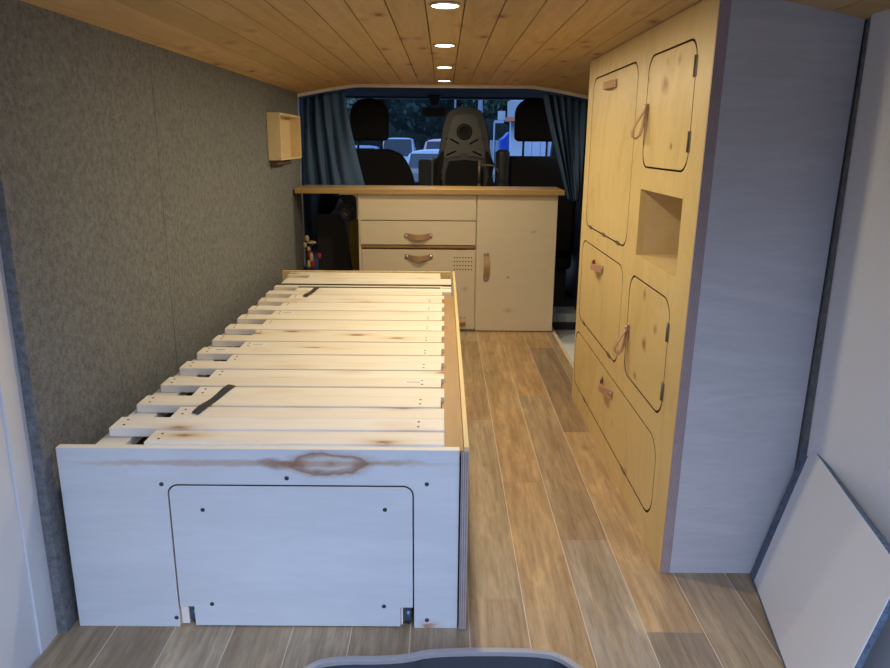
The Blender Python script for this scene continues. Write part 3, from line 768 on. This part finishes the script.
# dashboard
DB = empty('dashboard', (0, 5.7, .2)); tag(DB, 'dark dashboard below the windscreen', 'dashboard')
m = MB(); prof = [(5.30, .20), (5.28, .62), (5.34, .72), (5.50, .775), (5.90, .79), (6.28, .78), (6.28, .20)]
m.prism(prof, [], lambda a, b, d: (-.90+d, a, b), 1.80); m.build('dash_body', M['cab_dark'], DB, bevel=.01)
m = MB(); m.prism(rrect(-.085, .02, .55, .90, .03), [], lambda a, b, d: (a, 5.20+d, b), .03); m.build('screen_frame', M['pole'], DB, bevel=.003)
m = MB(); m.prism(rrect(-.075, .01, .56, .89, .025), [], lambda a, b, d: (a, 5.195+d, b), .006); m.build('screen', M['black_gloss'], DB)
m = MB(); m.prism(rrect(-.175, -.085, .30, .885, .02), [], lambda a, b, d: (a, 5.16+d, b), .12); m.build('centre_console', M['cab_dark'], DB, bevel=.006)
# steering wheel
m = MB(); c = Vector((-.45, 5.08, .72)); pts = []
for i in range(33):
    a = 2*PI*i/32; pts.append(c+Vector((.18*math.cos(a), .07*math.sin(a)*-1, .165*math.sin(a))))
m.tube(pts, .014); m.tube([c+Vector((-.17, 0, 0)), c+Vector((.17, 0, 0))], .015); m.tube([c, c+Vector((0, .24, -.12))], .03)
m.build('steering_wheel', M['cab_dark'], DB)
# mirror
MR = empty('rear_view_mirror', (-.07, 5.45, 1.30)); tag(MR, 'black rear-view mirror hanging from the cab roof before the windscreen', 'mirror')
m = MB(); m.prism(rrect(-.158, .018, 1.172, 1.243, .022), [], lambda a, b, d: (a, 5.42+d, b), .03); m.build('housing', M['cab_dark'], MR, bevel=.004)
m = MB(); m.prism(rrect(-.148, .008, 1.181, 1.235, .018), [], lambda a, b, d: (a, 5.4185+d, b), .0012); m.build('mirror_glass', M['carglass'], MR)
m = MB(); m.prism([(-.12, 1.324), (-.02, 1.324), (-.045, 1.25), (-.095, 1.25)], [], lambda a, b, d: (a, 5.44+d, b), .06); m.build('bracket', M['cab_dark'], MR, bevel=.006)

# ---------------------------------------------------------------- things stored left of the kitchen cabinet
def blob(m, c, r, n1=12, n2=16, amp=.1, fq=3, seed=0, mi=0):
    vs = []; fs = []
    for i in range(n1+1):
        th = PI*i/n1
        for j in range(n2):
            ph = 2*PI*j/n2; d = Vector((math.sin(th)*math.cos(ph), math.sin(th)*math.sin(ph), math.cos(th)))
            k = 1+amp*noise.noise(d*fq+Vector((seed, 0, 0))); vs.append((c[0]+d.x*r[0]*k, c[1]+d.y*r[1]*k, c[2]+d.z*r[2]*k))
    for i in range(n1):
        for j in range(n2): fs.append((i*n2+j, i*n2+(j+1) % n2, (i+1)*n2+(j+1) % n2, (i+1)*n2+j))
    return m.add(vs, fs, mi, True)
m = MB(); blob(m, (-.64, 4.55, .28), (.13, .13, .31), 18, 24, .25, 2.5, 2)
o = m.build('storage_bag', M['void']); tag(o, 'black bag standing in the dark gap under the worktop, left of the kitchen cabinet', 'bag'); setorigin(o, (-.64, 4.55, -.03))
m = MB(); m.prism([(-.57, .01), (-.463, .01), (-.463, .62), (-.535, .60)], [], lambda a, b, d: (a, 4.19+d, b), .05)
o = m.build('folded_cloth', M['yellow'], bevel=.01); tag(o, 'dark yellow cloth against the left side of the kitchen cabinet', 'cloth'); setorigin(o, (-.50, 4.21, 0.01))
m = MB(); m.prism([(-.72, .01), (-.485, .01), (-.56, .55), (-.60, .60), (-.72, .60)], [], lambda a, b, d: (a, 4.155+d, b), .02)
o = m.build('black_board', M['void'], bevel=.004); tag(o, 'black flat board leaning below the worktop in front of the yellow cloth', 'board'); setorigin(o, (-.6, 4.165, 0.01))
LN = empty('round_device', (-.533, 4.12, .57)); tag(LN, 'round black device with shiny dots under the left end of the worktop', 'lamp')  # round device of unidentified kind; gives no light
MB().lathe([(.001, .0), (.050, 0), (.056, -.006), (.056, -.03), (.046, -.036), (.040, -.03), (.001, -.028)], (-.533, 4.14, .622), 'Y', 28).build('housing', M['cab_dark'], LN)
for k, (a, b) in enumerate(((.022, .012), (-.022, .012), (-.02, -.014), (.026, .018), (-.012, -.022))):
    MB().lathe([(.001, 0), (.004, .001), (.004, .004)], (-.533+a, 4.107, .622+b), 'Y', 8).build('shiny_dot', M['metal'], LN)
FB = empty('dried_flowers', (-.75, 4.03, .20)); tag(FB, 'small bunch of cream dried flowers with red bits by the felt wall behind the bed', 'flowers')
for k, (x, z, r) in enumerate(((-.755, .478, .017), (-.768, .440, .016), (-.730, .455, .018), (-.748, .418, .014))):
    MB().tube([(-.752, 4.03, .20), (-.752, 4.03, .36), (x, 4.03, z-.01)], .003, 6).build('stem', M['bark'], FB)
    m = MB(); blob(m, (x, 4.03, z), (r*(1.5 if k == 2 else .8), .012, r if k != 2 else r*.55), 8, 10, .3, 3, k); m.build('petal', M['cream'], FB)
for k, (x, z) in enumerate(((-.745, .395), (-.735, .37), (-.728, .34), (-.750, .33))):
    m = MB(); blob(m, (x, 4.03, z), (.012, .012, .028), 8, 10, .4, 3, k); m.build('red_bit', M['red'] if k % 2 == 0 else M['cream'], FB)
MB().lathe([(.02, 0), (.026, .12), (.022, .12)], (-.752, 4.03, .20), 'Z', 14).build('vase', M['cab_dark'], FB)
o = MB(); blob(o, (-.700, 4.08, .372), (.014, .014, .018), 10, 12, .1, 3, 1); MB.build(o, 'red_bit', M['red'], FB)

# ---------------------------------------------------------------- side lining board, bottom right
LB = empty('lining_board', (.72, 1.3, 0)); tag(LB, 'white lining board with a blue-grey felt edge on the floor at the far right', 'board')
a = Vector((.743, 1.540, .002)); bq = Vector((.640, 1.02, .002)); up = Vector((.075, -.03, .36)); nrm = (bq-a).cross(up).normalized()
if nrm.x > 0: nrm = -nrm
def quad(m, A, B, U, n_, th):
    vs = [A, B, B+U, A+U]; vs = vs+[v+n_*th for v in vs]
    m.add(vs, [(0, 1, 2, 3), (4, 7, 6, 5), (0, 4, 5, 1), (1, 5, 6, 2), (2, 6, 7, 3), (3, 7, 4, 0)])
m = MB(); quad(m, a, bq, up, -nrm, .012); m.build('board', M['bluefelt'], LB, bevel=.003)['label'] = 'blue-grey felt backing and edge'
e1 = (bq-a).normalized()
m = MB(); quad(m, a+e1*.045+up*.03, bq+up*.03, up*.97, nrm, .002); m.build('face', M['vanwhite'], LB)['label'] = 'white face'

# ---------------------------------------------------------------- tray at the bottom edge
TR = empty('storage_tray', (.03, 1.08, 0)); tag(TR, 'glossy black tray with a grey stepped rim on the floor at the bottom edge', 'tray')
base = [(-.30, .95), (-.30, 1.08), (-.255, 1.155), (-.215, 1.184), (-.075, 1.185), (-.015, 1.209), (.195, 1.211), (.245, 1.190), (.30, 1.11), (.32, .95)]
o1 = smooth_loop(base); cx, cy = .01, 1.06
def inset(l, d):
    out = []; n = len(l)
    for i in range(n):
        a, b, c = Vector(l[i-1]), Vector(l[i]), Vector(l[(i+1) % n]); t = (c-a).normalized(); nn = Vector((-t.y, t.x)); 
        if nn.dot(Vector((cx, cy))-b) < 0: nn = -nn
        out.append(tuple(b+nn*d))
    return out
i1 = inset(o1, .013)
m = MB(); m.prism(o1, [i1], lambda a, b, d: (a, b, .040+d), .010); m.build('rim', M['rubber_grey'], TR, bevel=.002)
m = MB(); n = len(o1); i0 = inset(o1, .005); i2 = inset(o1, .030)
rings = [[(a, b, .0005) for a, b in i0], [(a, b, .040) for a, b in i0], [(a, b, .040) for a, b in i1], [(a, b, .006) for a, b in i2]]
vs = [p for r_ in rings for p in r_]
m.add(vs, [(k*n+i, k*n+(i+1) % n, (k+1)*n+(i+1) % n, (k+1)*n+i) for k in range(3) for i in range(n)]+[tuple(3*n+i for i in range(n)), tuple(range(n))], 0, False)
m.build('basin', M['black_gloss'], TR)

# ---------------------------------------------------------------- outside
g = MB(); g.box(-60, 60, -40, 90, -.72, -.60); struct(g.build('ground', M['asphalt']))
def car(loc, s, paint, label, rot=0, van=False):
    r = empty('parked_car', (loc[0], loc[1], -.6)); r.rotation_euler = (0, 0, rot); tag(r, label, 'car', 'cars parked beyond the windscreen')
    H_ = s
    body = [(-2.1, .25), (-2.12, .65), (-1.95, .80), (-1.1, .92), (-.45, H_-.02), (.9, H_), (1.75, .98), (2.1, .88), (2.15, .25)]
    if van: body = [(-2.3, .25), (-2.32, .85), (-1.9, 1.05), (-1.35, H_-.05), (-.9, H_), (2.2, H_), (2.3, .3)]
    def B(m, name, mat, par, bevel=0):
        m.v = [tuple(Vector(p)+Vector((loc[0], loc[1], -.6))) for p in m.v]; return m.build(name, mat, par, bevel=bevel)
    S = [(-.86, .0), (-.82, .05)]
    m = MB(); L = len(body); xs = (-.86, -.80, -.62, -.32, 0, .32, .62, .80, .86); vs = []
    for x in xs:
        for (y, z) in body:
            up = max(0, (z-.9))/(H_-.9+1e-6); q = (abs(x)/.86)**4
            vs.append((x*(1-.20*up), y*(1-.05*q), z-.07*q*up))
    K = len(xs)
    m.add(vs, [tuple(range(L)), tuple(range((K-1)*L+L-1, (K-1)*L-1, -1))]+[(k*L+i, k*L+(i+1) % L, (k+1)*L+(i+1) % L, (k+1)*L+i) for k in range(K-1) for i in range(L)])
    B(m, 'body', paint, r, .06)
    # windscreen facing the camera side (-y) and side windows
    if van: p0, p1 = (-1.83, 1.12), (-1.40, H_-.12)
    else: p0, p1 = (-1.06, .98), (-.52, H_-.08)
    m = MB(); e = .015; w0, w1 = .70, .64
    m.add([(-w0, p0[0]-e-.03, p0[1]), (w0, p0[0]-e-.03, p0[1]), (w1, p1[0]-e-.03, p1[1]), (-w1, p1[0]-e-.03, p1[1]), (-w0, p0[0]+.02, p0[1]), (w0, p0[0]+.02, p0[1]), (w1, p1[0]+.02, p1[1]), (-w1, p1[0]+.02, p1[1])],
          [(0, 1, 2, 3), (7, 6, 5, 4), (0, 4, 5, 1), (1, 5, 6, 2), (2, 6, 7, 3), (3, 7, 4, 0)])
    B(m, 'windscreen', M['carglass'], r)
    for x in (-.82, .82):
        for y in (-1.35, 1.35):
            m = MB().lathe([(.001, -.09), (.31, -.09), (.32, .09), (.001, .09)], (x, y, .32), 'X', 18); B(m, 'wheel', M['tyre'], r)
    return r
car((-.03, 15.8), 1.45, M['silver'], 'silver car nearest beyond the windscreen, right of the left seat')
car((.15, 22.5), 1.70, M['pink'], 'pale reddish car roof just behind the silver car')
car((-2.2, 36.5), 1.80, M['silver'], 'small pale car parked far behind the silver car')
car((-3.3, 29.5), 1.45, M['bluecar'], 'dark blue car seen under the left headrest')
car((-5.0, 37.0), 1.42, M['bldg'], 'white car farther back, seen under the left headrest')

def tree(x, y, h, w, mat, label, seed, trunk=True, zb=.2):
    r = empty('tree', (x, y, -.6)); tag(r, label, 'tree', 'trees beyond the car park')
    rn = random.Random(seed); m = MB(); L = []
    for k in range(16):
        a = rn.random()*2*PI; q = rn.random()*.5*w
        c = (x+q*math.cos(a), y+q*.6*math.sin(a), zb+(h-zb)*(.3+.55*rn.random())); q2 = .7+.5*rn.random(); rr = (w*.22*q2, w*.2, (h-zb)*.15*q2)
        blob(m, c, rr, 10, 14, .35, 2.5, seed+k, 0); L.append((c, rr))
    for k in range(4500):
        c, rr = L[rn.randrange(len(L))]; d = Vector((rn.gauss(0, 1), rn.gauss(0, 1)-.4, rn.gauss(0, 1))).normalized(); q = .95+.25*rn.random()
        p = Vector((c[0]+d.x*rr[0]*q, c[1]+d.y*rr[1]*q, c[2]+d.z*rr[2]*q)); s = .10+.14*rn.random()
        u = Vector((rn.gauss(0, 1), rn.gauss(0, 1), rn.gauss(0, 1))).normalized()*s; v = u.cross(d).normalized()*s*.6
        m.add([p-u, p+v, p+u, p-v], [(0, 1, 2, 3)], 1)
    m.build('crown', [M['hedge'], mat], r)
    MB().tube([(x, y, -.6), (x+.05, y, zb+.8)], [.2, .13], 8).build('trunk', M['bark'], r)
specs = [(-13, 45, 10.5, 8, 'leaf', 'dark green tree at the far left beyond the windscreen, behind the left curtain'), (-6.6, 44, 9.2, 6.6, 'leaf2', 'lighter green tree behind the left headrest'),
         (-1.6, 46, 9.6, 6.0, 'leaf', 'bluish dark green tree left of the rear-view mirror'), (2.2, 43, 9.0, 5.6, 'leaf2', 'mid green tree directly behind the rear-view mirror'),
         (5.6, 46, 9.6, 6.2, 'leaf', 'dark tree behind the moulded seat shell'), (8.6, 41, 8.6, 6.0, 'leaf2', 'green tree left of the white building, above the fence'),
         (14.5, 47, 9.6, 8, 'leaf', 'dark green tree behind the white building')]
for i, (x, y, h, w, mt, lb) in enumerate(specs): tree(x, y, h, w, M[mt], lb, 20+i)
m = MB()
for k in range(34): blob(m, (-24+k*1.45, 53, 1.5+.5*math.sin(k*2.1)), (1.9, 1.2, 3.2), 8, 10, .3, 2.3, k)
for k in range(24): blob(m, (-24+k*2.1, 56, 6+1*math.sin(k*1.7)), (2.5, 1.2, 4.6), 8, 10, .3, 2.3, k+40)
o = m.build('hedge', M['hedge']); setorigin(o, (0, 53, -.6)); tag(o, 'dense dark hedge running along behind all the trees', 'hedge')
# white building with sign
BW = empty('white_building', (2.3, 12.5, -.6)); tag(BW, 'white clad building beyond the windscreen on the right, behind the right headrest', 'building')
m = MB()
for k in range(20): m.box(1.32+k*.14, 1.32+k*.14+.134, 12.4, 12.5, -.6, 3.2)
m.build('cladding_wall', M['bldg'], BW); MB().box(1.30, 4.2, 12.5, 14.5, -.6, 3.25).build('wall', M['bldg'], BW)
MB().box(.968, 1.15, 10.95, 11.15, -.6, 3.2).build('column', M['bldg'], BW, bevel=.01)
SG = empty('hanging_sign', (1.05, 10.84, 1.295)); tag(SG, 'grey box sign with an orange lower strip on the white column', 'sign')
MB().box(.912, 1.20, 10.72, 10.95, 1.35, 1.57).build('panel', M['signgrey'], SG); MB().box(.88, 1.11, 10.71, 10.95, 1.295, 1.348).build('strip', M['orange'], SG)['label'] = 'orange strip'
o = MB().box(.775, .879, 10.88, 10.92, 1.315, 1.44).build('small_sign', M['bldg']); setorigin(o, (.83, 10.9, 1.315)); tag(o, 'small white sign plate left of the grey box sign', 'sign')
o = MB().prism([(.87, -.6), (1.15, -.6), (1.17, 1.03), (1.14, 1.16), (.98, 1.16), (.90, 1.07), (.86, 1.05)], [], lambda a, b, d: (a*1.0, 11.3+d, b), .5).build('recycling_bin', M['bin'], bevel=.02)
setorigin(o, (1.0, 11.5, -.6)); tag(o, 'bright blue recycling bin in front of the white column', 'bin')
SP = empty('sign_post', (.87, 13.5, -.6)); tag(SP, 'thin pole with a small white street plate above the fence', 'sign')
MB().tube([(.90, 13.5, -.6), (.90, 13.5, 1.36)], .014).build('post', M['pole'], SP); MB().box(.90, 1.07, 13.49, 13.51, 1.34, 1.385).build('plate', M['bldg'], SP)
for k, (x, lb, rr) in enumerate(((.62, 'thick pale lamp post rising beside the top of the moulded seat shell', .04), (.19, 'thin pale lamp post just right of the rear-view mirror', .016))):
    o = MB().tube([(x, 13, -.6), (x, 13, 4.0)], rr).build('lamp_post', M['pole']); setorigin(o, (x, 13, -.6)); tag(o, lb, 'lamp post', 'pale posts beyond the windscreen')
FN = empty('slat_fence', (2.6, 18.6, -.6)); tag(FN, 'low grey vertical slat fence seen between the seats', 'fence')
m = MB()
for k in range(24): m.box(1.0+k*.14, 1.0+k*.14+.10, 18.6, 18.63, -.6, 1.06)
m.box(.95, 4.3, 18.63, 18.66, .83, .91); m.build('slats', M['fence'], FN)
